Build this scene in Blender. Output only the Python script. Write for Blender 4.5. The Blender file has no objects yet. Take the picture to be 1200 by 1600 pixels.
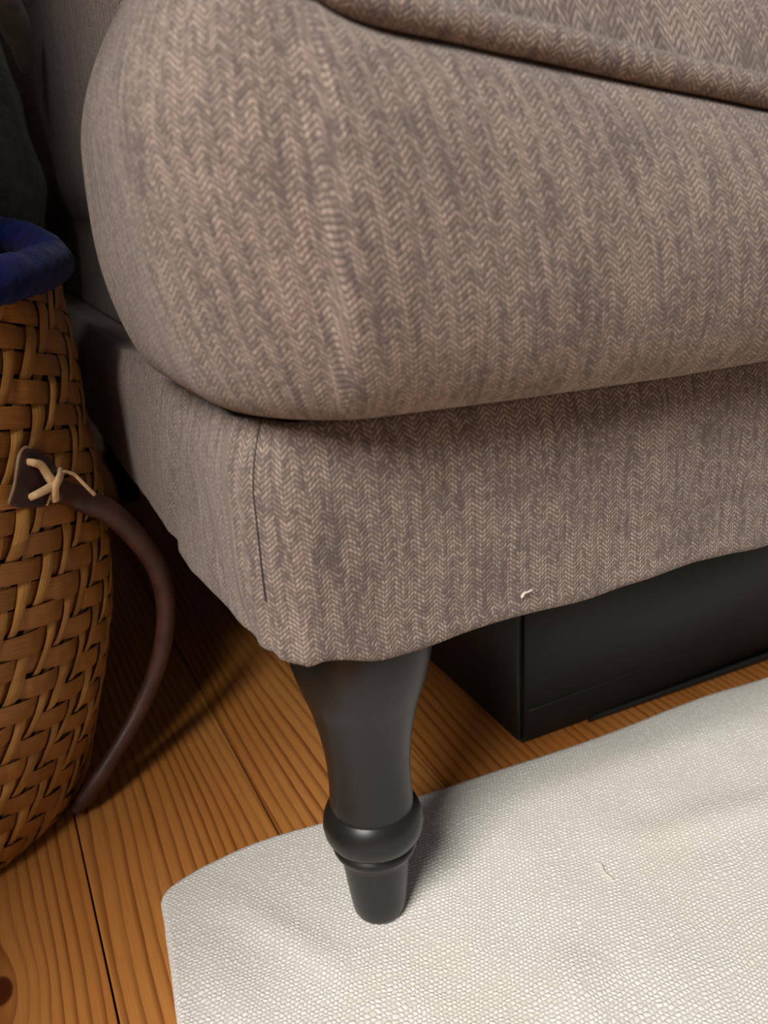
import bpy, bmesh, math, random
from mathutils import Vector, Matrix, noise
random.seed(7)
S = bpy.context.scene
COL = S.collection
PI = math.pi

# ------------------------------------------------------------------ camera
CAM = Vector((-0.16309, -0.40200, 0.44604))
CR = Vector((0.89973517, -0.43257077, -0.05795816))
CU = Vector((0.20075287, 0.29228082, 0.93502417))
CF = Vector((0.38752406, 0.8529094, -0.34981516))
FPX = 1354.9
cd = bpy.data.cameras.new('camera')
cam = bpy.data.objects.new('camera', cd)
COL.objects.link(cam)
m = Matrix((CR, CU, -CF)).transposed().to_4x4()
m.translation = CAM
cam.matrix_world = m
cd.sensor_fit = 'VERTICAL'
cd.sensor_height = 36.0
cd.lens = FPX / 1600 * 36.0
cd.clip_start = 0.02
cd.dof.use_dof = True
cd.dof.focus_distance = 0.52
cd.dof.aperture_fstop = 8.0
S.camera = cam

# ------------------------------------------------------------------ world, light, exposure
w = bpy.data.worlds.new('world'); S.world = w; w.use_nodes = True
bg = w.node_tree.nodes['Background']
bg.inputs[0].default_value = (1.0, 0.97, 0.93, 1)
bg.inputs[1].default_value = 0.18
def area(name, loc, target, sx, sy, power, col):
    l = bpy.data.lights.new(name, 'AREA'); l.shape = 'RECTANGLE'; l.size = sx; l.size_y = sy
    l.energy = power; l.color = col
    o = bpy.data.objects.new(name, l); COL.objects.link(o)
    o.location = loc
    o.rotation_euler = (Vector(target) - Vector(loc)).to_track_quat('-Z', 'Y').to_euler()
    return o
area('window_daylight', (-1.62, -1.30, 2.15), (0.0, 0.05, 0.15), 1.1, 1.2, 120, (1.0, 0.97, 0.93))
S.view_settings.view_transform = 'Standard'
S.view_settings.look = 'None'
S.view_settings.exposure = 0.0
S.view_settings.gamma = 1.0
S.view_settings.use_curve_mapping = False

# ------------------------------------------------------------------ helpers
def ray(px, py):
    return CF + CR * ((px - 600) / FPX) - CU * ((py - 800) / FPX)
def at_y(px, py, Y):
    d = ray(px, py); return CAM + d * ((Y - CAM.y) / d.y)
def at_z(px, py, Z):
    d = ray(px, py); return CAM + d * ((Z - CAM.z) / d.z)

def mesh_obj(name, verts, faces, mat, parent=None, uvs=None, smooth=True, mats=None, midx=None):
    me = bpy.data.meshes.new(name)
    me.from_pydata([tuple(v) for v in verts], [], faces)
    if uvs is not None:
        ul = me.uv_layers.new(name='UVMap')
        flat = []
        for lp in me.loops:
            flat.extend(uvs[lp.vertex_index])
        ul.data.foreach_set('uv', flat)
    me.materials.append(mat)
    if mats:
        for k in mats: me.materials.append(k)
        me.polygons.foreach_set('material_index', midx)
    if smooth:
        me.polygons.foreach_set('use_smooth', [True] * len(me.polygons))
    me.update()
    o = bpy.data.objects.new(name, me); COL.objects.link(o)
    if parent: o.parent = parent
    return o
def empty(name, loc, label=None, cat=None, group=None, kind=None):
    o = bpy.data.objects.new(name, None); COL.objects.link(o); o.location = loc
    o.empty_display_size = 0.05
    tag(o, label, cat, group, kind)
    return o
def tag(o, label=None, cat=None, group=None, kind=None):
    if label: o['label'] = label
    if cat: o['category'] = cat
    if group: o['group'] = group
    if kind: o['kind'] = kind
    return o
def grid_faces(nu, nv, closed_u=False):
    f = []
    for j in range(nv - 1):
        for i in range(nu if closed_u else nu - 1):
            a = j * nu + i; b = j * nu + (i + 1) % nu
            f.append((a, b, b + nu, a + nu))
    return f
def lerp(a, b, t): return a + (b - a) * t
def interp(x, pts):
    if x <= pts[0][0]: return pts[0][1]
    for (x0, y0), (x1, y1) in zip(pts, pts[1:]):
        if x <= x1:
            t = (x - x0) / (x1 - x0)
            return y0 + (y1 - y0) * t
    return pts[-1][1]
def sinterp(x, pts):
    """cosine-free Catmull-Rom interpolation of y over x"""
    if x <= pts[0][0]: return pts[0][1]
    if x >= pts[-1][0]: return pts[-1][1]
    for i in range(len(pts) - 1):
        if x <= pts[i + 1][0]:
            x0, y0 = pts[i]; x1, y1 = pts[i + 1]
            ym = pts[i - 1] if i > 0 else (2 * x0 - x1, 2 * y0 - y1)
            yp = pts[i + 2] if i + 2 < len(pts) else (2 * x1 - x0, 2 * y1 - y0)
            h = x1 - x0; t = (x - x0) / h
            m0 = (y1 - ym[1]) / (x1 - ym[0]) * h; m1 = (yp[1] - y0) / (yp[0] - x0) * h
            return ((2*t**3 - 3*t**2 + 1) * y0 + (t**3 - 2*t**2 + t) * m0 + (-2*t**3 + 3*t**2) * y1 + (t**3 - t**2) * m1)
def catmull(pts, n):
    pts = [Vector(p) for p in pts]
    out = []
    P = [pts[0] * 2 - pts[1]] + pts + [pts[-1] * 2 - pts[-2]]
    for i in range(1, len(P) - 2):
        for k in range(n):
            t = k / n
            a, b, c, d = P[i-1], P[i], P[i+1], P[i+2]
            out.append(0.5 * ((2*b) + (-a + c)*t + (2*a - 5*b + 4*c - d)*t*t + (-a + 3*b - 3*c + d)*t**3))
    out.append(pts[-1])
    return out
def nz(x, y=0.0, z=0.0, s=1.0): return noise.noise(Vector((x*s, y*s, z*s)))

def tube(path, rad, seg=10, flat=1.0, closed=False, ref=None, taper_end=True):
    """swept tube: rad a number or a function of t in 0..1; flat squashes along the second axis"""
    n = len(path); V = []; U = []; F = []
    prev = None; L = 0.0
    for i, p in enumerate(path):
        if closed:
            t = (path[(i+1) % n] - path[i-1]).normalized()
        else:
            t = (path[min(i+1, n-1)] - path[max(i-1, 0)]).normalized()
        if prev is None:
            r0 = Vector(ref) if ref else Vector((0, 0, 1))
            if abs(t.dot(r0)) > .9: r0 = Vector((1, 0, 0))
            a = (r0 - t * r0.dot(t)).normalized()
        else:
            a = (prev - t * prev.dot(t)).normalized()
        prev = a; b = t.cross(a)
        if i: L += (p - path[i-1]).length
        r = rad(i / (n-1)) if callable(rad) else rad
        for k in range(seg):
            an = 2*PI*k/seg
            V.append(p + a * (math.cos(an)*r) + b * (math.sin(an)*r*flat)); U.append((L, k/seg*2*PI*r))
    m_ = n if closed else n - 1
    for i in range(m_):
        for k in range(seg):
            a0 = i*seg + k; a1 = i*seg + (k+1) % seg
            b0 = ((i+1) % n)*seg + k; b1 = ((i+1) % n)*seg + (k+1) % seg
            F.append((a0, a1, b1, b0))
    if not closed:
        F.append(tuple(range(seg))[::-1]); F.append(tuple((n-1)*seg + k for k in range(seg)))
    return V, F, U

def rounded_outline(corners, step_fn):
    """corners: (x, y, r) counter-clockwise. Returns a list of (point, outward normal, arc length)."""
    n = len(corners); pts = []
    segs = []
    for i in range(n):
        p0 = Vector(corners[i-1][:2]); p1 = Vector(corners[i][:2]); p2 = Vector(corners[(i+1) % n][:2]); r = corners[i][2]
        d0 = (p1 - p0).normalized(); d1 = (p2 - p1).normalized()
        ang = math.atan2(d0.x*d1.y - d0.y*d1.x, d0.dot(d1))
        tl = r * math.tan(abs(ang)/2)
        a = p1 - d0*tl; b = p1 + d1*tl
        sgn = 1 if ang > 0 else -1
        c = a + Vector((-d0.y, d0.x)) * r * sgn
        k = max(6, int(abs(ang)*r/0.0035))
        arc = []
        for j in range(k+1):
            th = ang * j / k
            v = a - c
            q = Vector((v.x*math.cos(th) - v.y*math.sin(th), v.x*math.sin(th) + v.y*math.cos(th)))
            nn = q.normalized() * sgn
            arc.append((c + q, nn))
        segs.append(arc)
    for i in range(n):
        arc = segs[i]
        pts.extend(arc)
        nxt = segs[(i+1) % n][0]
        p, q = arc[-1][0], nxt[0]; L = (q - p).length
        d = (q - p) / L; nn = Vector((d.y, -d.x)); t = 0
        while True:
            st = step_fn(p + d*t)
            t += st
            if t > L - st*0.4: break
            pts.append((p + d*t, nn))
    out = []; s = 0
    for i, (p, nn) in enumerate(pts):
        if i: s += (p - pts[i-1][0]).length
        out.append((p, nn, s))
    return out

# ------------------------------------------------------------------ node helpers
def new_mat(name):
    m_ = bpy.data.materials.new(name); m_.use_nodes = True
    nt = m_.node_tree; bs = nt.nodes['Principled BSDF']
    return m_, nt, bs
class N:
    def __init__(s, nt): s.nt = nt
    def add(s, typ, **kw):
        n = s.nt.nodes.new(typ)
        for k, v in kw.items(): setattr(n, k, v)
        return n
    def link(s, a, b): s.nt.links.new(a, b)
    def set(s, sock, v):
        if isinstance(v, bpy.types.NodeSocket): s.link(v, sock)
        else: sock.default_value = v
    def math(s, op, a, b=None, c=None, clamp=False):
        n = s.add('ShaderNodeMath', operation=op); n.use_clamp = clamp
        s.set(n.inputs[0], a)
        if b is not None: s.set(n.inputs[1], b)
        if c is not None: s.set(n.inputs[2], c)
        return n.outputs[0]
    def combine(s, x, y, z):
        n = s.add('ShaderNodeCombineXYZ')
        for i, v in enumerate((x, y, z)): s.set(n.inputs[i], v)
        return n.outputs[0]
    def sep(s, v):
        n = s.add('ShaderNodeSeparateXYZ'); s.link(v, n.inputs[0]); return n.outputs
    def noise(s, vec, scale, detail=2, rough=.5, dist=0.0):
        n = s.add('ShaderNodeTexNoise'); s.link(vec, n.inputs['Vector'])
        n.inputs['Scale'].default_value = scale; n.inputs['Detail'].default_value = detail
        n.inputs['Roughness'].default_value = rough; n.inputs['Distortion'].default_value = dist
        return n.outputs['Fac']
    def white(s, vec):
        n = s.add('ShaderNodeTexWhiteNoise', noise_dimensions='3D'); s.link(vec, n.inputs['Vector']); return n.outputs['Value']
    def mix(s, f, a, b, blend='MIX'):
        n = s.add('ShaderNodeMix', data_type='RGBA', blend_type=blend)
        s.set(n.inputs[0], f); s.set(n.inputs[6], a); s.set(n.inputs[7], b)
        return n.outputs[2]
    def ramp(s, f, pts):
        n = s.add('ShaderNodeValToRGB'); s.link(f, n.inputs[0])
        e = n.color_ramp.elements
        e[0].position, e[0].color = pts[0][0], pts[0][1]
        e[1].position, e[1].color = pts[-1][0], pts[-1][1]
        for p, c in pts[1:-1]:
            k = e.new(p); k.color = c
        return n.outputs[0]
    def rng(s, v, a, b, c=0.0, d=1.0):
        n = s.add('ShaderNodeMapRange'); s.link(v, n.inputs[0])
        for i, k in enumerate((a, b, c, d)): n.inputs[i+1].default_value = k
        return n.outputs[0]
    def bump(s, h, strength, dist):
        n = s.add('ShaderNodeBump'); s.link(h, n.inputs['Height'])
        n.inputs['Strength'].default_value = strength; n.inputs['Distance'].default_value = dist
        return n.outputs[0]
def rgb(r, g, b):
    f = lambda c: (c/255/12.92) if c/255 <= .04045 else ((c/255+.055)/1.055)**2.4
    return (f(r), f(g), f(b), 1)

# ------------------------------------------------------------------ materials
def mat_herringbone(name, dark, mid, light, colw=0.0056, pitch=0.0025, bump=0.5):
    m_, nt, bs = new_mat(name); n = N(nt)
    uv = n.add('ShaderNodeTexCoord').outputs['UV']
    x, y, z = n.sep(uv)
    wob = n.noise(uv, 9, 2)
    wob2 = n.noise(n.combine(n.math('ADD', x, 5.3), y, 0.0), 11, 2)
    fine = n.noise(uv, 260, 2)
    u = n.math('ADD', x, n.math('MULTIPLY', n.math('SUBTRACT', wob, .5), 0.007))
    v = n.math('ADD', y, n.math('MULTIPLY', n.math('SUBTRACT', wob2, .5), 0.006))
    u = n.math('ADD', u, n.math('MULTIPLY', n.math('SUBTRACT', fine, .5), 0.0012))
    U = n.math('DIVIDE', u, colw); V = n.math('DIVIDE', v, pitch)
    # irregular column widths
    colwarp = n.noise(n.combine(n.math('MULTIPLY', U, 0.30), n.math('MULTIPLY', V, .006), 0.0), 1.0, 1)
    U = n.math('ADD', U, n.math('MULTIPLY', colwarp, .7))
    tri = n.math('PINGPONG', U, 1.0)
    Sv = n.math('ADD', V, n.math('MULTIPLY', tri, 1.9))
    fr = n.math('FRACT', Sv)
    prof = n.math('SINE', n.math('MULTIPLY', fr, PI))           # rounded thread
    # stitches along the thread
    half = n.math('FRACT', n.math('MULTIPLY', U, 3.0))
    along = n.math('POWER', n.math('SINE', n.math('MULTIPLY', half, PI)), 0.5)
    cell = n.white(n.combine(n.math('FLOOR', n.math('MULTIPLY', U, 3.0)), n.math('FLOOR', Sv), 1.0))
    slub = n.noise(n.combine(n.math('MULTIPLY', u, 260), n.math('MULTIPLY', v, 22), 0.0), 1.0, 3, .6)
    patch = n.noise(uv, 22, 3, .6)
    # light weft flecks on top of dark warp
    amt = n.math('ADD', n.math('MULTIPLY', cell, .42), n.math('MULTIPLY', slub, 1.15))
    amt = n.math('ADD', amt, n.math('MULTIPLY', n.math('SUBTRACT', patch, .5), .55))
    fl = n.rng(amt, .52, 1.05)
    worn = n.rng(n.noise(n.combine(n.math('MULTIPLY', x, 34), n.math('MULTIPLY', y, 20), 7.0), 1.0, 3, .6), .32, .68, .35, 1.0)
    fl = n.math('MULTIPLY', fl, n.math('MULTIPLY', prof, along))
    c = n.mix(n.math('SUBTRACT', 1.0, n.math('MULTIPLY', worn, n.math('SUBTRACT', 1.0, n.rng(prof, 0.05, .75)))), dark, mid)
    c = n.mix(fl, c, light)
    hairs = n.noise(n.combine(n.math('MULTIPLY', x, 900), n.math('MULTIPLY', y, 900), 3.0), 1.0, 2)
    c = n.mix(n.math('MULTIPLY', n.math('SUBTRACT', hairs, .35), .45, clamp=True), c, light)
    n.link(c, bs.inputs['Base Color'])
    bs.inputs['Roughness'].default_value = .95
    bs.inputs['Specular IOR Level'].default_value = .15
    bs.inputs['Sheen Weight'].default_value = .16
    bs.inputs['Sheen Roughness'].default_value = .6
    bs.inputs['Sheen Tint'].default_value = (1, .92, .85, 1)
    h = n.math('ADD', n.math('MULTIPLY', prof, along), n.math('MULTIPLY', hairs, .35))
    h = n.math('ADD', h, n.math('MULTIPLY', cell, .3))
    n.link(n.bump(h, bump, 0.0007), bs.inputs['Normal'])
    return m_
M_fab = mat_herringbone('taupe_herringbone', rgb(54, 47, 46), rgb(92, 80, 77), rgb(172, 154, 140))

M_seam, nt, bs = new_mat('dark_seam_thread'); bs.inputs['Base Color'].default_value = rgb(58, 49, 47); bs.inputs['Roughness'].default_value = .95

def mat_fuzz(name, c1, c2, scale=60, rough=.9, bumpd=.002, sheen=.4, stretch=(1, 1, 1)):
    m_, nt, bs = new_mat(name); n = N(nt)
    ob = n.add('ShaderNodeTexCoord').outputs['Object']
    mp = n.add('ShaderNodeMapping'); n.link(ob, mp.inputs[0]); mp.inputs['Scale'].default_value = stretch
    a = n.noise(mp.outputs[0], scale, 5, .65); b = n.noise(mp.outputs[0], scale*6, 3, .6)
    n.link(n.mix(n.rng(a, .3, .7), c1, c2), bs.inputs['Base Color'])
    bs.inputs['Roughness'].default_value = rough
    bs.inputs['Specular IOR Level'].default_value = .15
    bs.inputs['Sheen Weight'].default_value = sheen
    n.link(n.bump(n.math('ADD', a, n.math('MULTIPLY', b, .5)), .7, bumpd), bs.inputs['Normal'])
    return m_
M_blue = mat_fuzz('blue_cotton_wrap', rgb(8, 17, 62), rgb(17, 36, 104), 90, .85, .0015, .08)
M_wool = mat_fuzz('green_grey_wool', rgb(48, 50, 42), rgb(104, 106, 92), 45, .95, .004, .6)
M_lint = mat_fuzz('white_lint_fibre', rgb(225, 215, 200), rgb(240, 235, 225), 400)
M_raffia = mat_fuzz('natural_raffia', rgb(196, 158, 112), rgb(222, 190, 146), 300, .6, .0005, 0)

def mat_leather(name, a, b):
    m_, nt, bs = new_mat(name); n = N(nt)
    ob = n.add('ShaderNodeTexCoord').outputs['Object']
    k = n.noise(ob, 60, 4, .6); g = n.noise(ob, 500, 2)
    n.link(n.mix(n.rng(k, .3, .7), a, b), bs.inputs['Base Color'])
    bs.inputs['Roughness'].default_value = .5
    n.link(n.bump(n.math('ADD', k, g), .4, .0006), bs.inputs['Normal'])
    return m_
M_leather = mat_leather('brown_leather', rgb(58, 32, 25), rgb(86, 52, 43))
M_patch = mat_leather('dark_leather', rgb(44, 24, 22), rgb(62, 38, 34))

# turned leg: black lacquer over wood
M_leg, nt, bs = new_mat('black_lacquer'); n = N(nt)
ob = n.add('ShaderNodeTexCoord').outputs['Object']
k = n.noise(ob, 30, 3); g = n.noise(ob, 700, 2)
n.link(n.mix(k, rgb(26, 26, 24), rgb(33, 33, 30)), bs.inputs['Base Color'])
n.link(n.rng(k, .3, .7, .31, .40), bs.inputs['Roughness'])
n.link(n.bump(g, .12, .0002), bs.inputs['Normal'])
bs.inputs['Specular IOR Level'].default_value = .38

M_box, nt, bs = new_mat('black_coated_board'); n = N(nt)
ob = n.add('ShaderNodeTexCoord').outputs['Object']
k = n.noise(ob, 12, 4); g = n.noise(ob, 260, 3)
n.link(n.mix(k, rgb(24, 26, 24), rgb(32, 34, 31)), bs.inputs['Base Color'])
bs.inputs['Roughness'].default_value = .55
n.link(n.bump(n.math('ADD', n.math('MULTIPLY', k, 3), g), .25, .0005), bs.inputs['Normal'])

def mat_straw(name, a, b, c):
    m_, nt, bs = new_mat(name); n = N(nt)
    uv = n.add('ShaderNodeTexCoord').outputs['UV']
    oi = n.add('ShaderNodeObjectInfo').outputs['Random']
    x, y, z = n.sep(uv)
    fib = n.noise(n.combine(n.math('MULTIPLY', x, 40), n.math('MULTIPLY', y, 1400), n.math('MULTIPLY', oi, 30)), 1.0, 3, .6)
    tone = n.noise(n.combine(n.math('MULTIPLY', x, 26), n.math('MULTIPLY', oi, 50), 0.0), 1.0, 3, .6)
    col = n.ramp(n.math('ADD', n.math('MULTIPLY', fib, .45), n.math('MULTIPLY', tone, .55)), [(.3, a), (.5, b), (.72, c)])
    col = n.mix(n.math('MULTIPLY', n.white(n.combine(oi, n.math('FLOOR', n.math('MULTIPLY', x, 34)), 2.0)), .42), col, a)
    n.link(col, bs.inputs['Base Color'])
    bs.inputs['Roughness'].default_value = .55
    n.link(n.bump(fib, .5, .0006), bs.inputs['Normal'])
    return m_
M_strawA = mat_straw('pale_palm_leaf', rgb(122, 80, 32), rgb(172, 120, 54), rgb(216, 170, 98))
M_strawB = mat_straw('amber_palm_leaf', rgb(110, 66, 22), rgb(154, 98, 38), rgb(188, 130, 58))
M_inner = mat_fuzz('basket_inside', rgb(52, 32, 14), rgb(80, 50, 22), 50)

# pine boards
def mat_pine():
    m_, nt, bs = new_mat('varnished_pine'); n = N(nt)
    geo = n.add('ShaderNodeNewGeometry').outputs['Position']
    oi = n.add('ShaderNodeObjectInfo').outputs['Random']
    x, y, z = n.sep(geo)
    # knots, each at its place on the floor: the grain bends round them
    warp = None; knotm = None
    for kx, ky, kr in ((-0.2275, 0.066, .0085), (-0.36, 0.32, .012), (0.33, -0.45, .014), (-0.07, -0.42, .010), (0.62, 0.42, .012)):
        dx = n.math('SUBTRACT', x, kx); dy = n.math('MULTIPLY', n.math('SUBTRACT', y, ky), .62)
        d2 = n.math('ADD', n.math('MULTIPLY', dx, dx), n.math('MULTIPLY', dy, dy))
        g_ = n.math('EXPONENT', n.math('MULTIPLY', d2, -1.0 / (2*(kr*2.1)**2)))
        sg = n.math('TANH', n.math('MULTIPLY', dx, 1 / (kr*.9)))
        wv = n.math('MULTIPLY', n.math('MULTIPLY', g_, sg), -kr*1.25)
        warp = wv if warp is None else n.math('ADD', warp, wv)
        km = n.math('SUBTRACT', 1.0, n.rng(n.math('SQRT', d2), kr*.75, kr*.95))
        knotm = km if knotm is None else n.math('MAXIMUM', knotm, km)
    off = n.math('MULTIPLY', oi, 37.0)
    lf = n.noise(n.combine(n.math('MULTIPLY', x, 5), n.math('MULTIPLY', y, 1.0), off), 1.0, 2, .5)
    mf = n.noise(n.combine(n.math('MULTIPLY', x, 30), n.math('MULTIPLY', y, 7), off), 1.0, 3, .55)
    p = n.math('ADD', n.math('ADD', x, warp), n.math('MULTIPLY', n.math('SUBTRACT', lf, .5), .075))
    p = n.math('ADD', p, n.math('MULTIPLY', n.math('SUBTRACT', mf, .5), .0045))
    ring = n.math('FRACT', n.math('ADD', n.math('DIVIDE', p, .0088), off))
    # late wood: a dark line with one sharp and one soft side
    line = n.math('MULTIPLY', n.rng(ring, .52, .92), n.rng(ring, 1.0, .94))
    lv = n.noise(n.combine(n.math('MULTIPLY', p, 75), n.math('MULTIPLY', y, 4), off), 1.0, 2)
    line = n.math('MULTIPLY', line, n.rng(lv, .25, .65, .25, 1.0))
    fib = n.noise(n.combine(n.math('MULTIPLY', x, 900), n.math('MULTIPLY', y, 25), off), 1.0, 3, .6)
    tone = n.noise(n.combine(n.math('MULTIPLY', x, 10), n.math('MULTIPLY', y, 3), off), 1.0, 3)
    base = n.mix(n.rng(tone, .3, .7), rgb(190, 126, 62), rgb(212, 152, 84))
    base = n.mix(n.math('MULTIPLY', oi, .55), base, rgb(178, 98, 36))
    c = n.mix(n.math('MULTIPLY', n.rng(fib, .35, .75), .30), base, rgb(146, 84, 28))
    c = n.mix(n.math('MULTIPLY', line, .90), c, rgb(112, 56, 20))
    kn = n.noise(geo, 220, 3)
    c = n.mix(knotm, c, n.mix(kn, rgb(62, 24, 10), rgb(98, 44, 18)))
    n.link(c, bs.inputs['Base Color'])
    bs.inputs['Roughness'].default_value = .38
    bs.inputs['Specular IOR Level'].default_value = .4
    h = n.math('ADD', n.math('MULTIPLY', line, -1.0), n.math('MULTIPLY', fib, .5))
    n.link(n.bump(h, .25, .0004), bs.inputs['Normal'])
    return m_
M_pine = mat_pine()

# white cotton rug
def mat_rug():
    m_, nt, bs = new_mat('cream_woven_cotton'); n = N(nt)
    uv = n.add('ShaderNodeTexCoord').outputs['UV']
    x, y, z = n.sep(uv)
    w1 = n.noise(uv, 14, 3, .55); w2 = n.noise(n.combine(x, n.math('ADD', y, 3.1), 0.0), 14, 3, .55)
    w3 = n.noise(uv, 170, 2); w4 = n.noise(n.combine(n.math('ADD', x, 9.0), y, 0.0), 170, 2)
    u = n.math('ADD', x, n.math('ADD', n.math('MULTIPLY', n.math('SUBTRACT', w1, .5), .012), n.math('MULTIPLY', n.math('SUBTRACT', w3, .5), .0042)))
    v = n.math('ADD', y, n.math('ADD', n.math('MULTIPLY', n.math('SUBTRACT', w2, .5), .016), n.math('MULTIPLY', n.math('SUBTRACT', w4, .5), .0026)))
    V = n.math('DIVIDE', v, .0027)
    row = n.math('FLOOR', V)
    U = n.math('ADD', n.math('DIVIDE', u, .0031), n.math('MULTIPLY', row, .5))
    a = n.math('SINE', n.math('MULTIPLY', n.math('FRACT', U), PI))
    b = n.math('SINE', n.math('MULTIPLY', n.math('FRACT', V), PI))
    cell = n.white(n.combine(n.math('FLOOR', U), row, 0.0))
    bead = n.math('MULTIPLY', n.math('POWER', a, .6), n.math('POWER', b, .6))
    bead = n.math('MULTIPLY', bead, n.math('ADD', n.math('MULTIPLY', cell, .75), .40))
    fuzz = n.noise(uv, 900, 3, .7)
    tone = n.noise(uv, 7, 3)
    c = n.mix(n.rng(bead, .05, .8), rgb(212, 207, 197), rgb(246, 243, 236))
    c = n.mix(n.math('MULTIPLY', n.rng(tone, .4, .75), .22), c, rgb(222, 210, 186))
    n.link(c, bs.inputs['Base Color'])
    bs.inputs['Roughness'].default_value = .95
    bs.inputs['Specular IOR Level'].default_value = .1
    h = n.math('ADD', bead, n.math('MULTIPLY', fuzz, .3))
    n.link(n.bump(h, .55, .0011), bs.inputs['Normal'])
    return m_
M_rug = mat_rug()
M_dark, nt, bs = new_mat('dark_subfloor'); bs.inputs['Base Color'].default_value = rgb(30, 20, 12); bs.inputs['Roughness'].default_value = .9
M_wall, nt, bs = new_mat('off_white_plaster'); n = N(nt)
ob = n.add('ShaderNodeTexCoord').outputs['Object']
k = n.noise(ob, 40, 4)
n.link(n.mix(k, rgb(196, 188, 174), rgb(206, 199, 186)), bs.inputs['Base Color']); bs.inputs['Roughness'].default_value = .9
n.link(n.bump(k, .2, .002), bs.inputs['Normal'])
M_paint, nt, bs = new_mat('white_gloss_paint'); bs.inputs['Base Color'].default_value = rgb(222, 218, 208); bs.inputs['Roughness'].default_value = .4

M_shadewall, nt, bs = new_mat('dark_brown_shade_wall'); n = N(nt)  # for the added wall on the left, dark to cut bounced light
ob = n.add('ShaderNodeTexCoord').outputs['Object']; k = n.noise(ob, 30, 4)
n.link(n.mix(k, rgb(70, 58, 46), rgb(82, 68, 54)), bs.inputs['Base Color']); bs.inputs['Roughness'].default_value = .8
# ------------------------------------------------------------------ setting
def box_vf(x0, x1, y0, y1, z0, z1):
    V = [(x0,y0,z0),(x1,y0,z0),(x1,y1,z0),(x0,y1,z0),(x0,y0,z1),(x1,y0,z1),(x1,y1,z1),(x0,y1,z1)]
    F = [(0,3,2,1),(4,5,6,7),(0,1,5,4),(1,2,6,5),(2,3,7,6),(3,0,4,7)]
    return V, F
def bevel_box(name, x0, x1, y0, y1, z0, z1, mat, parent=None, bev=.002, segs=2):
    bm = bmesh.new(); V, F = box_vf(x0, x1, y0, y1, z0, z1)
    vs = [bm.verts.new(v) for v in V]
    for f in F: bm.faces.new([vs[i] for i in f])
    bmesh.ops.bevel(bm, geom=bm.edges[:], offset=bev, segments=segs, affect='EDGES', profile=.6)
    me = bpy.data.meshes.new(name); bm.to_mesh(me); bm.free(); me.materials.append(mat)
    me.polygons.foreach_set('use_smooth', [False]*len(me.polygons))
    o = bpy.data.objects.new(name, me); COL.objects.link(o)
    if parent: o.parent = parent
    return o

RX0, RX1, RY0, RY1 = -2.6, 3.6, -2.6, 1.32
V, F = box_vf(RX0, RX1, RY0, RY1, -.05, -.021)
floor = mesh_obj('floor', V, F, M_dark, smooth=False); floor['kind'] = 'structure'
PW = 0.135
pl = bevel_box('plank', -(PW/2 - .00055), PW/2 - .00055, RY0, RY1, -.021, 0, M_pine, floor, .0011, 2)
xs = []
x = -0.166 + PW/2
while x - PW/2 > RX0 + .02: x -= PW
while x + PW/2 < RX1: xs.append(x); x += PW
for i, x in enumerate(xs):
    o = pl if i == 0 else pl.copy()
    if i: COL.objects.link(o)
    o.location = (x, 0, 0)
V, F = box_vf(RX0, RX1, RY1, RY1 + .1, -.05, 2.5)
tag(mesh_obj('wall_back', V, F, M_wall, smooth=False), kind='structure')
V, F = box_vf(-.60, -.485, -.23, RY1, 0.0, 2.5)  # added out of view to block window light behind the basket's front
tag(mesh_obj('shade_wall_left', V, F, M_shadewall, smooth=False), kind='structure')
tag(bevel_box('baseboard_back', -.485, RX1, RY1 - .015, RY1, 0.0, .09, M_paint, None, .004), kind='structure')

# ------------------------------------------------------------------ rug
def rug_z(x, y):
    z = .0052
    z += .0016 * nz(x*9, y*9, 1.3) + .0007 * nz(x*26, y*26, 4.4)
    # soft ridges beside the leg and across the right of the rug
    def ridge(ax, ay, bx, by, wd, h):
        a = Vector((ax, ay)); b = Vector((bx, by)); p = Vector((x, y)); d = b - a
        t = max(0, min(1, (p - a).dot(d) / d.dot(d)))
        q = (p - a - d*t).length
        return h * math.exp(-(q/wd)**2) * (math.sin(PI*min(1, max(0, t*.9 + .05))))
    z += ridge(-.085, .07, -.035, -.03, .012, .0018)
    z += ridge(-.11, .05, -.10, -.05, .014, .0010)
    z += ridge(.12, .05, .40, .045, .018, .0024)
    z += ridge(.17, -.02, .34, -.05, .016, .0028)
    z += ridge(.10, -.08, .05, -.13, .016, .0026)
    d = math.hypot(x, y)
    z -= .0016 * math.exp(-(d/.035)**2)
    return z
RTOP = [(-.20, .070), (-.128, .074), (-.1245, .086), (-.118, .0955), (-.104, .102), (-.086, .1065), (-.049, .110), (-.001, .106), (.078, .0965), (.161, .092), (.223, .089), (.29, .0885), (.362, .088), (.434, .083), (.7, .080), (1.3, .085)]
RLEFT = [(-.62, -.155), (-.2, -.148), (-.06, -.1395), (-.013, -.1365), (.023, -.132), (.06, -.1275), (.088, -.1245), (.11, -.122)]
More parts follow.
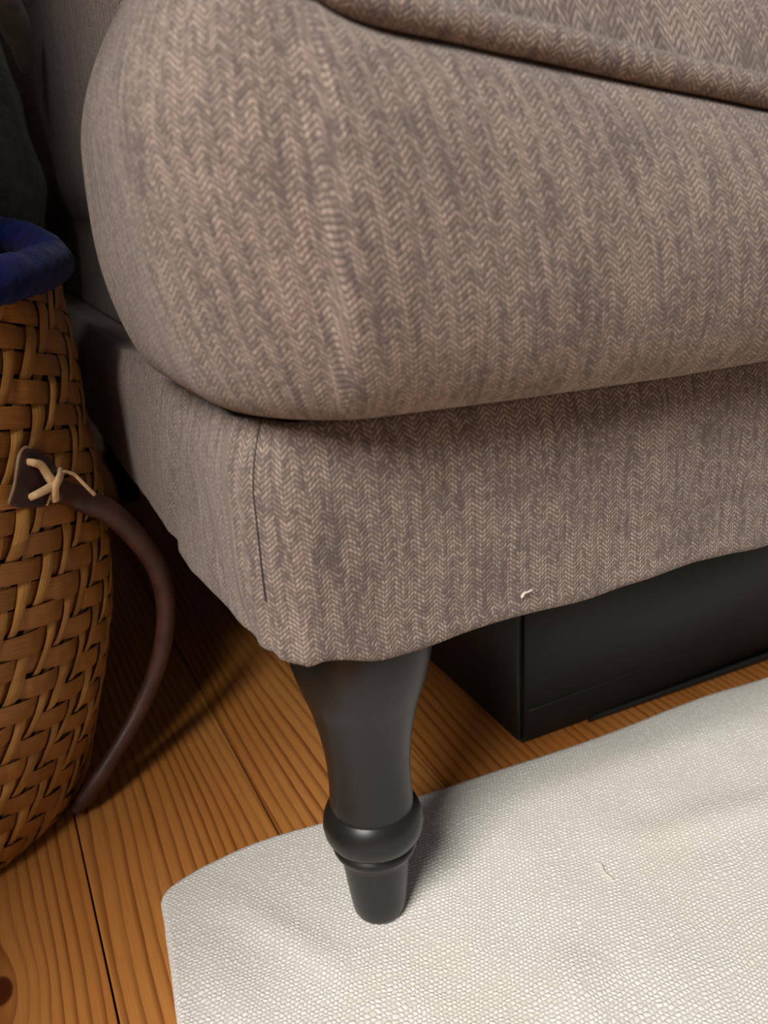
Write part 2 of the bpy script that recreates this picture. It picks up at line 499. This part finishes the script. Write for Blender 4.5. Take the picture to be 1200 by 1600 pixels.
def build_rug():
    nu, nv = 420, 300
    V = []; U = []
    for j in range(nv):
        for i in range(nu):
            fu = i/(nu-1); fv = j/(nv-1)
            # denser near the camera's side
            gx = fu**1.5
            y = -.62 + fv * (.72)
            xl = interp(y, RLEFT); x = xl + gx*(1.25 - xl)
            yt = sinterp(x if gx > 0 else xl, RTOP)
            y = -.62 + fv**.75 * (yt + .62)
            xl2 = interp(y, RLEFT); x = xl2 + gx*(1.25 - xl2)
            e = .0012 * nz(x*60, y*60, 7) 
            de = min(x - xl2, yt - y, 1.25 - x, y + .62)
            ed = min(1, de/.0045)
            if fu == 0: x += e
            if fv == 1: y += e
            z = rug_z(x, y) * math.sqrt(max(0, 1 - (1-ed)**2)) if ed < 1 else rug_z(x, y)
            V.append((x, y, max(z, .0008))); U.append((x, y))
    F = grid_faces(nu, nv)
    # close the underside
    base = len(V)
    rim = [i for i in range(nu)] + [j*nu + nu-1 for j in range(1, nv)] + [(nv-1)*nu + i for i in range(nu-2, -1, -1)] + [j*nu for j in range(nv-2, 0, -1)]
    for r_ in rim:
        V.append((V[r_][0], V[r_][1], .0002)); U.append(U[r_])
    nr = len(rim)
    for k in range(nr):
        F.append((rim[(k+1) % nr], rim[k], base + k, base + (k+1) % nr))
    F.append(tuple(base + k for k in range(nr))[::-1])
    o = mesh_obj('rug', V, F, M_rug, None, U)
    tag(o, 'cream white woven cotton rug with a rounded corner under the black sofa leg', 'rug')
build_rug()

# ------------------------------------------------------------------ sofa
SOFA_L, SOFA_R, SOFA_F, SOFA_B = -.0725, 1.645, -.055, 1.05
sofa = empty('sofa', (0, 0, 0), 'grey brown herringbone sofa standing on turned black wooden legs', 'sofa')
LEG_Z0 = .0045
leg_prof = [(.0, .0), (.0125, .0), (.0155, .0012), (.0168, .004), (.0180, .012), (.0200, .030), (.0215, .044), (.0222, .0500),
            (.0228, .0508), (.0258, .0520), (.0268, .0545), (.0264, .0570), (.0245, .0585), (.0242, .0592),
            (.0280, .0612), (.0306, .0655), (.0316, .0710), (.0311, .0765), (.0292, .0815), (.0265, .0848), (.0258, .0855),
            (.0258, .092), (.0254, .104), (.0258, .118), (.0272, .132), (.0296, .146), (.0328, .160), (.0366, .172),
            (.0398, .184), (.0418, .195), (.0420, .206), (.0400, .217), (.0360, .226), (.031, .232), (.031, .262), (0, .262)]
def smooth_prof(pts, lo=22, hi=33):
    out = list(pts[:20])
    sm = catmull([Vector((p[0], p[1], 0)) for p in pts[20:34]], 4)
    out += [(p.x, p.y) for p in sm]
    out += pts[34:]
    return out
def lathe(name, prof, mat, parent, seg=56):
    V = []; F = []
    ring = []
    for r_, z_ in prof:
        if r_ < 1e-6:
            ring.append([len(V)]); V.append((0, 0, z_))
        else:
            ring.append(list(range(len(V), len(V)+seg)))
            for k in range(seg):
                a = 2*PI*k/seg; V.append((r_*math.cos(a), r_*math.sin(a), z_))
    for a, b in zip(ring, ring[1:]):
        if len(a) == 1:
            for k in range(seg): F.append((a[0], b[(k+1) % seg], b[k]))
        elif len(b) == 1:
            for k in range(seg): F.append((a[k], a[(k+1) % seg], b[0]))
        else:
            for k in range(seg): F.append((a[k], a[(k+1) % seg], b[(k+1) % seg], b[k]))
    return mesh_obj(name, V, F, mat, parent)
leg = lathe('leg', smooth_prof(leg_prof), M_leg, sofa)
leg.location = (.003, .009, LEG_Z0)
for (x, y, z) in ((1.57, 0, LEG_Z0), (.015, .98, 0.0), (1.57, .98, 0.0)):
    o = leg.copy(); COL.objects.link(o); o.parent = sofa; o.location = (x, y, z)

def step_fine(p):
    if p.x < .75 and p.y < .45: return .0035
    return .03
# upholstered base with its hanging hem
def zbot(p):
    return interp(p.x, [(-.07, .3575), (-.02, .3545), (.05, .3515), (.15, .3485), (.3, .3478)]) if p.y < .0 else interp(p.y, [(0, .3565), (.14, .352)])
def build_base():
    out = rounded_outline([(SOFA_L, SOFA_F, .030), (SOFA_R, SOFA_F, .022), (SOFA_R, SOFA_B, .03), (SOFA_L, SOFA_B, .03)], step_fine)
    n_ = len(out); rows = 34
    total = out[-1][2] + (out[0][0] - out[-1][0]).length
    V = []; U = []
    def hem(p, nn):
        if nn.y < -.7:
            z = sinterp(p.x, [(-.08, .243), (-.060, .237), (-.050, .2345), (-.042, .2355), (-.032, .2335), (-.012, .2268), (.012, .2262), (.035, .2285), (.07, .2290), (.11, .2275), (.15, .2288), (.2, .2305), (.25, .2275), (.35, .229), (.5, .228), (.8, .230), (1.7, .228)])
        elif nn.x < -.3:
            z = sinterp(p.y, [(-.06, .243), (-.03, .240), (.0, .239), (.04, .2415), (.09, .2395), (.15, .2425), (.2, .2465), (.28, .243), (.4, .246), (1.1, .244)])
        else: z = .229
        return z + .0008*nz(p.x*40, p.y*40, 3)
    for j in range(rows):
        t = j/(rows-1)
        for p, nn, s in out:
            zt = zbot(p) - .0045
            h = hem(p, nn)
            z = h + (zt - h)*t
            o_ = -(.009 + .006*abs(2*nn.x*nn.y))*max(0, min(1, (z - .318)/.034))**1.8
            # broad folds, stronger at the corner and on the left side
            side = 1.0 if nn.x < -.3 else 0.0
            o_ += .0016*nz(s*9, z*7, 2.2) + .0009*nz(s*30, z*16, 8.2)
            if side:
                o_ += .0028*nz(p.y*13 + z*8, z*20, 5.1)*(1 - .6*t)
                o_ += -.0030*math.exp(-(((p.y-.10) + (z-.28)*.7)/.012)**2)
                o_ += -.0030*math.exp(-(((p.y-.005) - (z-.27)*.9)/.016)**2)*max(0, 1-t*1.4)
                o_ -= .004*(1-t)*math.exp(-((p.y)/.05)**2)
            # horizontal crease low on the front, to the right
            if nn.y < -.7:
                zc = .262 + (p.x-.2)*.02
                o_ -= .0016*math.exp(-((z-zc)/.005)**2)*max(0, min(1, (p.x-.08)/.1))
                o_ += .0012*math.exp(-((z-(h+.004))/.004)**2)
            q = p + nn*o_
            V.append((q.x, q.y, z)); U.append((s, z))
    F = grid_faces(n_, rows, True)
    # turned hem, underside
    b0 = len(V)
    for dz, dn in ((-.0016, -.0015), (-.001, -.004), (.004, -.005), (.03, -.006)):
        for k, (p, nn, s) in enumerate(out):
            v = V[k]; V.append((v[0] + nn.x*dn, v[1] + nn.y*dn, v[2] + dz)); U.append((s, v[2] - dz + dn))
    prev = 0
    for r_ in range(4):
        cur = b0 + r_*n_
        for k in range(n_):
            F.append((prev + (k+1) % n_, prev + k, cur + k, cur + (k+1) % n_))
        prev = cur
    F.append(tuple(prev + k for k in range(n_))[::-1])
    top = (rows-1)*n_; t1 = len(V)
    for k, (p, nn, s) in enumerate(out):
        v = V[top + k]; V.append((v[0] - nn.x*.012, v[1] - nn.y*.012, .3440)); U.append((s, v[2] + .012))
    for k in range(n_): F.append((top + k, top + (k+1) % n_, t1 + (k+1) % n_, t1 + k))
    F.append(tuple(t1 + k for k in range(n_)))
    # dark stitched seam down the front corner
    pts = []
    jm = rows//2
    best = min((k for k in range(n_) if out[k][0].y < SOFA_F + .020), key=lambda k: abs(V[jm*n_ + k][0] + .0648))
    for j in range(rows):
        if V[j*n_ + best][2] > .268: pts.append(Vector(V[j*n_ + best]))
    P_, F2, U2 = tube(catmull(pts, 3), lambda t: .0006*(1 - .5*t), 8)
    P_ = [q_ + Vector((-.0002, -.0002, 0)) for q_ in P_]
    mesh_obj('corner_seam', P_, F2, M_seam, sofa, U2)
    return mesh_obj('base_cover', V, F, M_fab, sofa, U)
build_base()

def build_arm(x_out, sgn):
    # cross-section in x (outwards positive) and z
    sec = [(-.032, .3465), (-.036, .40), (-.036, .425), (-.030, .442), (-.024, .470), (-.0235, .54), (-.026, .60), (-.036, .645), (-.055, .665), (-.085, .66), (-.135, .63), (-.158, .58), (-.162, .50), (-.158, .42), (-.155, .3465)]
    path = catmull([Vector((a, 0, b)) for a, b in sec], 6)
    ys = [.172, .173, .176, .182, .190, .20] + [.2 + (.86-.2)*k/12 for k in range(1, 13)]
    ins = [.030, .018, .009, .003, .0005, 0] + [0]*12
    cx = -.09; cz = .52
    V = []; U = []; m_ = len(path)
    for y, i_ in zip(ys, ins):
        L = 0
        for k, p in enumerate(path):
            if k: L += (p - path[k-1]).length
            f = 1 - i_/.1
            X = cx + (p.x - cx)*f; Z = max(.3465, cz + (p.z - cz)*f) if p.z > .36 else p.z
            V.append((x_out - sgn*0 + (-sgn)*(-X) * 1.0 if False else x_out + sgn*X, y, Z)); U.append((y, L))
    F = grid_faces(m_, len(ys))
    F.append(tuple(range(m_))[::-1]); F.append(tuple((len(ys)-1)*m_ + k for k in range(m_)))
    if sgn > 0: F = [tuple(reversed(f)) for f in F]
    mesh_obj('armrest', V, F, M_fab, sofa, U)
build_arm(SOFA_L, -1)
build_arm(SOFA_R, 1)
def build_back():
    out = rounded_outline([(SOFA_L+.01, .80, .04), (SOFA_R-.01, .80, .04), (SOFA_R-.01, 1.04, .05), (SOFA_L+.01, 1.04, .05)], lambda p: .03)
    V = []; U = []
    prof = [(0, .349), (0.004, .5), (.004, .7), (0, .80), (-.015, .84), (-.04, .862), (-.07, .87)]
    for dn, z in prof:
        for p, nn, s in out:
            q = p + nn*dn; V.append((q.x, q.y, z)); U.append((s, z))
    n_ = len(out); F = grid_faces(n_, len(prof), True)
    F.append(tuple((len(prof)-1)*n_ + k for k in range(n_))); F.append(tuple(range(n_))[::-1])
    mesh_obj('backrest', V, F, M_fab, sofa, U)
build_back()

# ------------------------------------------------------------------ seat cushion (T-shaped, overhanging the base)
cush = empty('seat_cushion', (0, 0, .347), 'plump overhanging herringbone seat cushion with a corded edge on top of the sofa base', 'cushion')
C_L, C_F = -.070, -.076
COUT = rounded_outline([(C_L, C_F, .055), (1.64, C_F, .07), (1.64, .135, .05), (1.465, .135, .02), (1.465, .78, .05), (.115, .78, .05), (.115, .135, .02), (C_L, .125, .060)], step_fine)
ZB = .3485
def ztop(p):
    if p.y > .05: return .552
    a = sinterp(p.x, [(-.07, .552), (-.05, .540), (-.033, .519), (-.015, .5080), (.03, .500), (.08, .4915), (.14, .4825), (.2, .4735), (.28, .467), (.4, .462), (.8, .462), (1.6, .50), (1.7, .53)])
    if p.x < 0:
        t = max(0, min(1, (p.y + .03)/.08)); a = lerp(a, .552, t)
    return a
def tshift(nn):
    return .020*max(0, -nn.x - .25)/.75
def cush_off(p, nn, u):
    """outward bulge at height fraction u"""
    B = .034 - (.007 if nn.x < -.3 else 0)
    if (p.x > .06 and p.y > .10 and nn.x < -.3) or (p.x < 1.52 and p.y > .10 and nn.x > .3) or p.y > .70: B = .004
    if nn.y > .3 and p.y < .3: B = .018
    b = B * (max(0, math.sin(PI*(u**.92))))**.55 - .006*(1-u)**30 - tshift(nn)*max(0, min(1, (u-.60)/.40))**1.6
    return b
def build_cushion():
    n_ = len(COUT); rows = 72
    V = []; U = []; acc = [0.0]*n_; last = [None]*n_; sp_ = []; a_ = 0
    for k, (p, nn, s) in enumerate(COUT):
        if k: a_ += ((p + nn*.026) - (COUT[k-1][0] + COUT[k-1][1]*.026)).length
        sp_.append(a_)
    for j in range(rows):
        t = j/(rows-1)
        u = .5 - .5*math.cos(PI*t)
        for k, (p, nn, s) in enumerate(COUT):
            zt = ztop(p); z = lerp(zbot(p), zt - .003, u)
            o_ = cush_off(p, nn, u)
            env = math.sin(PI*u)
            o_ += env*min(1, .3 if p.y > .1 else 1)*(.0040*nz(s*6, z*8, 1.7) + .0012*nz(s*22, z*16, 6.6))
            # pull of the seam near the corner: shallow slanting puckers under the cord
            o_ += -.0030*math.exp(-((u-.985)/.03)**2)
            q = p + nn*o_
            v_ = Vector((q.x, q.y, z))
            if last[k] is not None: acc[k] += (v_ - last[k]).length
            last[k] = v_
            V.append(tuple(v_)); U.append((sp_[k] + .03*u, acc[k]))
    F = grid_faces(n_, rows, True)
    # underside: turned in and flat
    b0 = len(V)
    for k, (p, nn, s) in enumerate(COUT):
        q = p - nn*.019; V.append((q.x, q.y, zbot(p) - .0032)); U.append((sp_[k], -.02))
    for k in range(n_): F.append(((k+1) % n_, k, b0 + k, b0 + (k+1) % n_))
    b1 = len(V)
    for k, (p, nn, s) in enumerate(COUT):
        q = p - nn*(.048 if p.y < .3 and abs(nn.x*nn.y) < .1 or p.x < .1 else .022); V.append((q.x, q.y, .3478)); U.append((sp_[k], -.05))
    for k in range(n_): F.append((b0 + (k+1) % n_, b0 + k, b1 + k, b1 + (k+1) % n_))
    b0 = b1
    F.append(tuple(b0 + k for k in range(n_))[::-1]); F.append(tuple((rows-1)*n_ + k for k in range(n_)))
    o = mesh_obj('boxing', V, F, M_fab, cush, U)
    o.location = (0, 0, -.347)
    # crowned top panel
    V = []; U = []
    ds = [0, .0015, .003, .005, .008, .011, .015, .019, .024, .029, .034]
    H = .072
    for d in ds:
        for p, nn, s in COUT:
            rmax = .06
            q = p - nn*(d + tshift(nn))
            z = ztop(p) + .0015 + H*(1 - math.exp(-d/.020))
            z += .003*nz(q.x*8, q.y*8, 3.3)*min(1, d/.02)
            V.append((q.x + nn.x*.003, q.y + nn.y*.003, z)); U.append((s, .3 + d*1.6))
    F = grid_faces(n_, len(ds), True)
    F.append(tuple((len(ds)-1)*n_ + k for k in range(n_)))
    o = mesh_obj('top_panel', V, F, M_fab, cush, U); o.location = (0, 0, -.347)
    # cord
    path = [Vector((p.x + nn.x*(.0065 - tshift(nn)), p.y + nn.y*(.0065 - tshift(nn)), ztop(p) + .0018 + .0008*nz(s*20))) for p, nn, s in COUT]
    V, F, U = tube(path, .0070, 14, closed=True)
    o = mesh_obj('piping', V, F, M_fab, cush, U); o.location = (0, 0, -.347)
build_cushion()

# ------------------------------------------------------------------ storage box under the sofa
sb = empty('storage_box', (.182, .110, 0), 'black storage box pushed under the sofa beside the turned leg', 'box')
def box_body():
    x0, x1, y0, y1, z0, z1 = 0, .46, 0, .40, .0, .185
    nx, nzv = 60, 26
    bm = bmesh.new()
    V, F = box_vf(x0, x1, y0 + .001, y1, z0, z1)
    vs = [bm.verts.new(v) for v in V]
    for f in F: bm.faces.new([vs[i] for i in f])
    bmesh.ops.bevel(bm, geom=bm.edges[:], offset=.005, segments=4, affect='EDGES', clamp_overlap=True)
    me = bpy.data.meshes.new('body'); bm.to_mesh(me); bm.free(); me.materials.append(M_box)
    me.polygons.foreach_set('use_smooth', [True]*len(me.polygons))
    o = bpy.data.objects.new('body', me); COL.objects.link(o); o.parent = sb
    return o
box_body()
# edge of the covering paper: a fine raised line low on the front, sinking away to the right
V, F, U = tube([Vector((.008 + .25*k/30, .0010 + .0006*(k/30), .0335 + .0030*math.sin(k/30*2.2))) for k in range(31)], lambda t: .0009*(1 - .75*t), 8)
mesh_obj('paper_edge', V, F, M_box, sb)
# bottom flap standing slightly proud, from the middle to the right end
V = []; nb = 30
for i in range(nb):
    t = i/(nb-1); x = .07 + t*.39
    k = math.sin(PI*min(1, t*1.0)*.5)
    out_ = .0006 - .0042*k; h = .0062 + .0030*k
    for (yy, zz) in ((.001, .0006), (out_, .0006), (out_ - .0012, h*.5), (out_*.9, h), (out_*.9 + .0016, h - .0005), (.001, h*.4)):
        V.append((x, yy, zz))
F = grid_faces(6, nb); F.append((0,1,2,3,4,5)); F.append(tuple((nb-1)*6 + k for k in range(6))[::-1])
mesh_obj('bottom_flap', V, [tuple(reversed(f)) for f in F], M_box, sb)

# ------------------------------------------------------------------ woven basket
BC = Vector((-.272, .275, 0))
BPROF = [(0.0, .108), (.012, .121), (.03, .129), (.06, .139), (.10, .152), (.15, .165), (.20, .172), (.25, .173), (.30, .172), (.35, .172), (.40, .170)]
basket = empty('basket', tuple(BC), 'woven palm leaf basket with a blue wrapped rim beside the sofa', 'basket')
hs = [0]
for k in range(1, 401):
    z0 = .4*(k-1)/400; z1 = .4*k/400
    hs.append(hs[-1] + math.hypot(z1 - z0, sinterp(z1, BPROF) - sinterp(z0, BPROF)))
HT = hs[-1]
def z_of_h(h):
    h = max(0, min(HT, h)); lo, hi = 0, 400
    while hi - lo > 1:
        md = (lo+hi)//2
        if hs[md] <= h: lo = md
        else: hi = md
    return .4*(lo + (h - hs[lo])/(hs[hi] - hs[lo]))/400
def rim_z(th):          # the rim dips towards the room and stands up at the back
    return .406 + (.030*math.sin(th) if math.sin(th) > 0 else 0)
def bsurf(th, h, off=0.0):
    z = z_of_h(h); r_ = sinterp(z, BPROF)
    r_ += .003*math.sin(3*th + 1) + .002*nz(math.cos(th)*4, math.sin(th)*4, z*12)
    dr = (sinterp(min(.4, z + .004), BPROF) - sinterp(max(0, z - .004), BPROF))/.008
    l = math.hypot(1, dr)
    zz = z*(rim_z(th)/.4)
    return Vector(((r_ + off/l)*math.cos(th), (r_ + off/l)*math.sin(th), max(.0012, zz - off*dr/l)))
NA, NB, CA, CB = 64, 16, 34.0, 62.0
def wv(q):
    s_ = math.sin(q); return math.tanh(2.2*s_)/math.tanh(2.2)
AMP = .0017
def ribbon(name, path, width, mat, th_fn, wdir):
    """path: list of (th, h, off); a flat strip with a slight crown, following the surface"""
    pass
# index fields: a = NA*th/2pi - CA*h ; b = NB*th/2pi + CB*h
def make_strand_A(i):
    V = []; U = []; n_ = 110
    jit = random.uniform(-.10, .10); wj = random.uniform(.75, 1.2)
    for k in range(n_):
        h = HT*k/(n_-1)
        th0 = 2*PI*(i + jit + CA*h)/NA
        b = NB*th0/(2*PI) + CB*h
        o_ = AMP*wv(PI/2*(b - i) + PI/4)
        hw = .0042*wj*(1 + .22*nz(k*.13, i*3.7) + .10*math.sin(k*.35 + i*2.1))
        r_ = sinterp(z_of_h(h), BPROF)
        for e, lift in ((-1, -.0005), (-.55, .0003), (0, .0006), (.55, .0003), (1, -.0005)):
            V.append(bsurf(th0 + (e*hw + .0022*nz(k*.09, i*5.3, 2))/r_/.80, h, o_ + lift + .0008*nz(k*.2, i*2.9, 5))); U.append((h, e*hw))
    F = grid_faces(5, n_)
    return mesh_obj('strand', V, [tuple(reversed(f)) for f in F], M_strawA, basket, U)
def make_strand_B(j):
    # b = j constant:  th = 2pi (j - CB*h)/NB ; runs down as it goes round
    V = []; U = []
    hmax = HT
    tot = 2*PI*CB*HT/NB
    n_ = int(tot/(2*PI)*NA*3.2)
    L = 0
    for k in range(n_+1):
        h = HT*k/n_
        th = 2*PI*(j - CB*h)/NB
        a = NA*th/(2*PI) - CA*h
        o_ = -AMP*wv(PI/2*(j - a) + PI/4)
        hw = .0074*(1 + .16*nz(k*.10, j*4.1, 1))
        hc = .0018*nz(k*.06, j*6.3, 3)
        L += tot/n_*.165
        for e, lift in ((-1, -.0004), (-.6, .0002), (0, .0005), (.6, .0002), (1, -.0004)):
            V.append(bsurf(th, h + hc + e*hw, o_ + lift + .0006*nz(k*.15, j*1.9, 7))); U.append((L, e*hw))
    F = grid_faces(5, n_+1)
    return mesh_obj('strand', V, F, M_strawB, basket, U)
for i in range(NA): make_strand_A(i)
for j in range(NB): make_strand_B(j)
# inside lining of darker leaf
V = []; U = []
n_ = 64
for k in range(24):
    h = HT*k/23
    for i in range(n_): V.append(bsurf(2*PI*i/n_, h, -.0045)); U.append((0, 0))
F = grid_faces(n_, 24, True); F.append(tuple(range(n_))[::-1])
mesh_obj('inner_wall', V, F, M_inner, basket)
# thick blue rim
path = []
NR = 240
for i in range(NR):
    th = 2*PI*i/NR
    p = bsurf(th, HT, -.002); p.z = rim_z(th) + .004 + .003*math.sin(2*th + .6)
    path.append(p)
V, F, U = tube(path, .0135, 16, closed=True)
for k, v in enumerate(V):
    i = k // 16; j = k % 16
    c = path[i]; d = v - c
    s_ = 1 + .10*abs(math.sin((i*PI*60/NR) + j*.3)) + .10*nz(v.x*40, v.y*40, v.z*40) 
    V[k] = c + d*s_
mesh_obj('rim', V, F, M_blue, basket, U)

def on_basket(px, py, lift=.004):
    d = ray(px, py)
    t = .3
    while t < 1.2:
        p = CAM + d*t - BC
        if math.hypot(p.x, p.y) < sinterp(max(0, min(.4, p.z)), BPROF) + lift: break
        t += .0005
    return p
# leather patch laced on with raffia, carrying the strap
poly = [(33, 702), (50, 701), (68, 708), (82, 719), (92, 738), (101, 760), (98, 774), (91, 784), (64, 793), (34, 794), (16, 790), (22, 762), (27, 738)]
cxp = sum(p[0] for p in poly)/len(poly); cyp = sum(p[1] for p in poly)/len(poly)
V = []; F = []
npl = len(poly)
for lf, sc in ((.0035, 1.0), (.0062, .98), (.0066, .90), (.0062, .5)):
    for (a, b) in poly: V.append(on_basket(cxp + (a-cxp)*sc, cyp + (b-cyp)*sc, lf))
V.append(on_basket(cxp, cyp, .006))
for r_ in range(3):
    for k in range(npl):
        F.append((r_*npl + k, (r_+1)*npl + k, (r_+1)*npl + (k+1) % npl, r_*npl + (k+1) % npl))
for k in range(npl): F.append((3*npl + k, 4*npl, 3*npl + (k+1) % npl))
patch = mesh_obj('leather_patch', V, F, M_patch, basket)
edge = [on_basket(a, b, .0055) for a, b in ((50, 700), (38, 700), (30, 712), (26, 735), (22, 760), (13, 788))]
V, F, U = tube(catmull(edge, 5), .0011, 6)
mesh_obj('raw_edge', V, F, mat_leather('raw_leather_edge', rgb(120, 92, 62), rgb(146, 116, 84)), patch)
def lace(pts, rad, mat=M_raffia):
    P = [on_basket(a, b, l) for a, b, l in pts]
    V, F, U = tube(catmull(P, 6), rad, 8, flat=.6)
    o = mesh_obj('lacing', V, F, mat, patch)
lace([(43, 722, .006), (52, 723, .0095), (64, 727, .010), (72, 738, .010), (80, 750, .0105), (88, 757, .0105)], lambda t: .0023 + .0010*t)
lace([(46, 778, .006), (56, 773, .0095), (68, 767, .0105), (80, 760, .011), (90, 752, .011)], lambda t: .0022 + .0008*t)
lace([(95, 737, .007), (93, 746, .0115), (88, 757, .013), (86, 768, .012), (87, 782, .010)], lambda t: .0034 - .0002*t)
lace([(86, 765, .011), (80, 774, .009), (73, 790, .0075)], lambda t: .0016 - .0010*t)
lace([(92, 742, .010), (101, 737, .011), (110, 739, .012), (118, 743, .013), (133, 758, .016), (148, 773, .018)], lambda t: .0009 + .0006*t)
# strap: springs from the patch, arches over and its loose end lies on the boards
sp = [(84, 768, None), (105, 772, .178), (135, 784, .185), (172, 801, .195), (212, 838, .208), (244, 884, .220), (258, 935, .228), (257, 990, .230), (243, 1050, .228), (215, 1115, .222), (182, 1172, .214), (150, 1222, .209), (119, 1268, .209)]
P = []
for a, b, y in sp:
    if y is None: P.append(on_basket(a, b, .008))
    else: P.append(at_y(a, b, y) - BC)
for q in P: q.z = max(q.z, .0078)
path = catmull(P, 8)
def srad(t): return (.0074 + .0022*math.sin(PI*min(1, t*1.1))) if t < .86 else lerp(.0084, .0106, (t-.86)/.14)*(1 if t < .97 else .75)
V, F, U = tube(path, srad, 14, flat=.72)
strap = mesh_obj('strap', V, F, M_leather, basket, U)
# stitched fold line along the strap, and two stitch holes in the loose end
def along(t, off):
    i = int(t*(len(path)-1)); p = path[i]; tn = (path[min(i+1, len(path)-1)] - path[max(0, i-1)]).normalized()
    vd = (CAM - BC - p).normalized(); s_ = tn.cross(vd).normalized()
    return p, tn, vd, s_
seam = []
for k in range(40):
    t = .30 + .5*k/39
    p, tn, vd, s_ = along(t, 0)
    v2 = (vd - tn*vd.dot(tn)).normalized()
    seam.append(p + v2*.0052 + s_*.0022)
V, F, U = tube(seam, .0008, 6); mesh_obj('fold_seam', V, F, M_patch, strap)
for t in (.90, .965):
    p, tn, vd, s_ = along(t, 0)
    v2 = (vd - tn*vd.dot(tn)).normalized()
    V, F, U = tube([p + v2*.0045, p + v2*.0068], .0011, 8); mesh_obj('stitch_hole', V, F, M_dark, strap)

# ------------------------------------------------------------------ woolly bundle standing behind the basket
def build_bundle():
    V = []; nu, nv = 90, 70
    c = Vector((-.262, .612))
    for j in range(nv):
        t = j/(nv-1)
        z = .80*t
        w = (math.sin(PI*min(.999, max(.001, t*.92 + .06))))**.35
        for i in range(nu):
            th = 2*PI*i/nu
            rx = .200*w; ry = .125*w
            k = 1 + .03*nz(math.cos(th)*2.4, math.sin(th)*2.4, z*7) + .03*nz(math.cos(th)*8, math.sin(th)*8, z*20)
            lean = -.030*max(0, min(1, (.46 - z)/.08)) + .003
            V.append((c.x + lean + rx*k*math.cos(th), c.y + ry*k*math.sin(th), z + .0005))
    F = grid_faces(nu, nv, True); F.append(tuple(range(nu))[::-1]); F.append(tuple((nv-1)*nu + k for k in range(nu)))
    o = mesh_obj('wool_blanket', V, F, M_wool)
    tag(o, 'dark green grey woolly blanket bundled upright behind the basket', 'blanket')
    # turned-over edge, its highlight painted in as a paler colour, along the upper right of the bundle
    P = [at_y(a, b, y) for a, b, y in ((-60, -60, .49), (-12, -22, .505), (14, 22, .53), (30, 60, .56), (40, 110, .585))]
    V, F, U = tube(catmull(P, 10), lambda t: .012*math.sin(PI*(t*.8 + .15)) + .003, 12)
    for k, v in enumerate(V): V[k] = v + Vector((nz(v.x*60, v.y*60, v.z*60), 0, nz(v.z*60, v.x*60, 2)))*.002
    mesh_obj('folded_edge', V, F, mat_fuzz('wool_edge_highlight', rgb(118, 116, 104), rgb(150, 148, 136), 80, .95, .003, .6), o)
build_bundle()

# ------------------------------------------------------------------ lint
def lint(name, pts, rad, label):
    V, F, U = tube(catmull(pts, 6), rad, 6)
    o = mesh_obj(name, V, F, M_lint); tag(o, label, 'lint')
F_ = lambda a, b: at_y(a, b, SOFA_F - .0022)
lint('lint_thread', [F_(815, 934), F_(819, 927), F_(825, 925), F_(832, 921)], lambda t: .0007 - .0003*t, 'white curled lint thread on the sofa base above the black box')
G_ = lambda a, b, z=.0: Vector((at_z(a, b, .007).x, at_z(a, b, .007).y, rug_z(at_z(a, b, .007).x, at_z(a, b, .007).y) + .0012 + z))
lint('lint_thread', [G_(930, 1346), G_(940, 1350), G_(944, 1360), G_(957, 1372)], .0009, 'white lint thread lying on the cream rug')
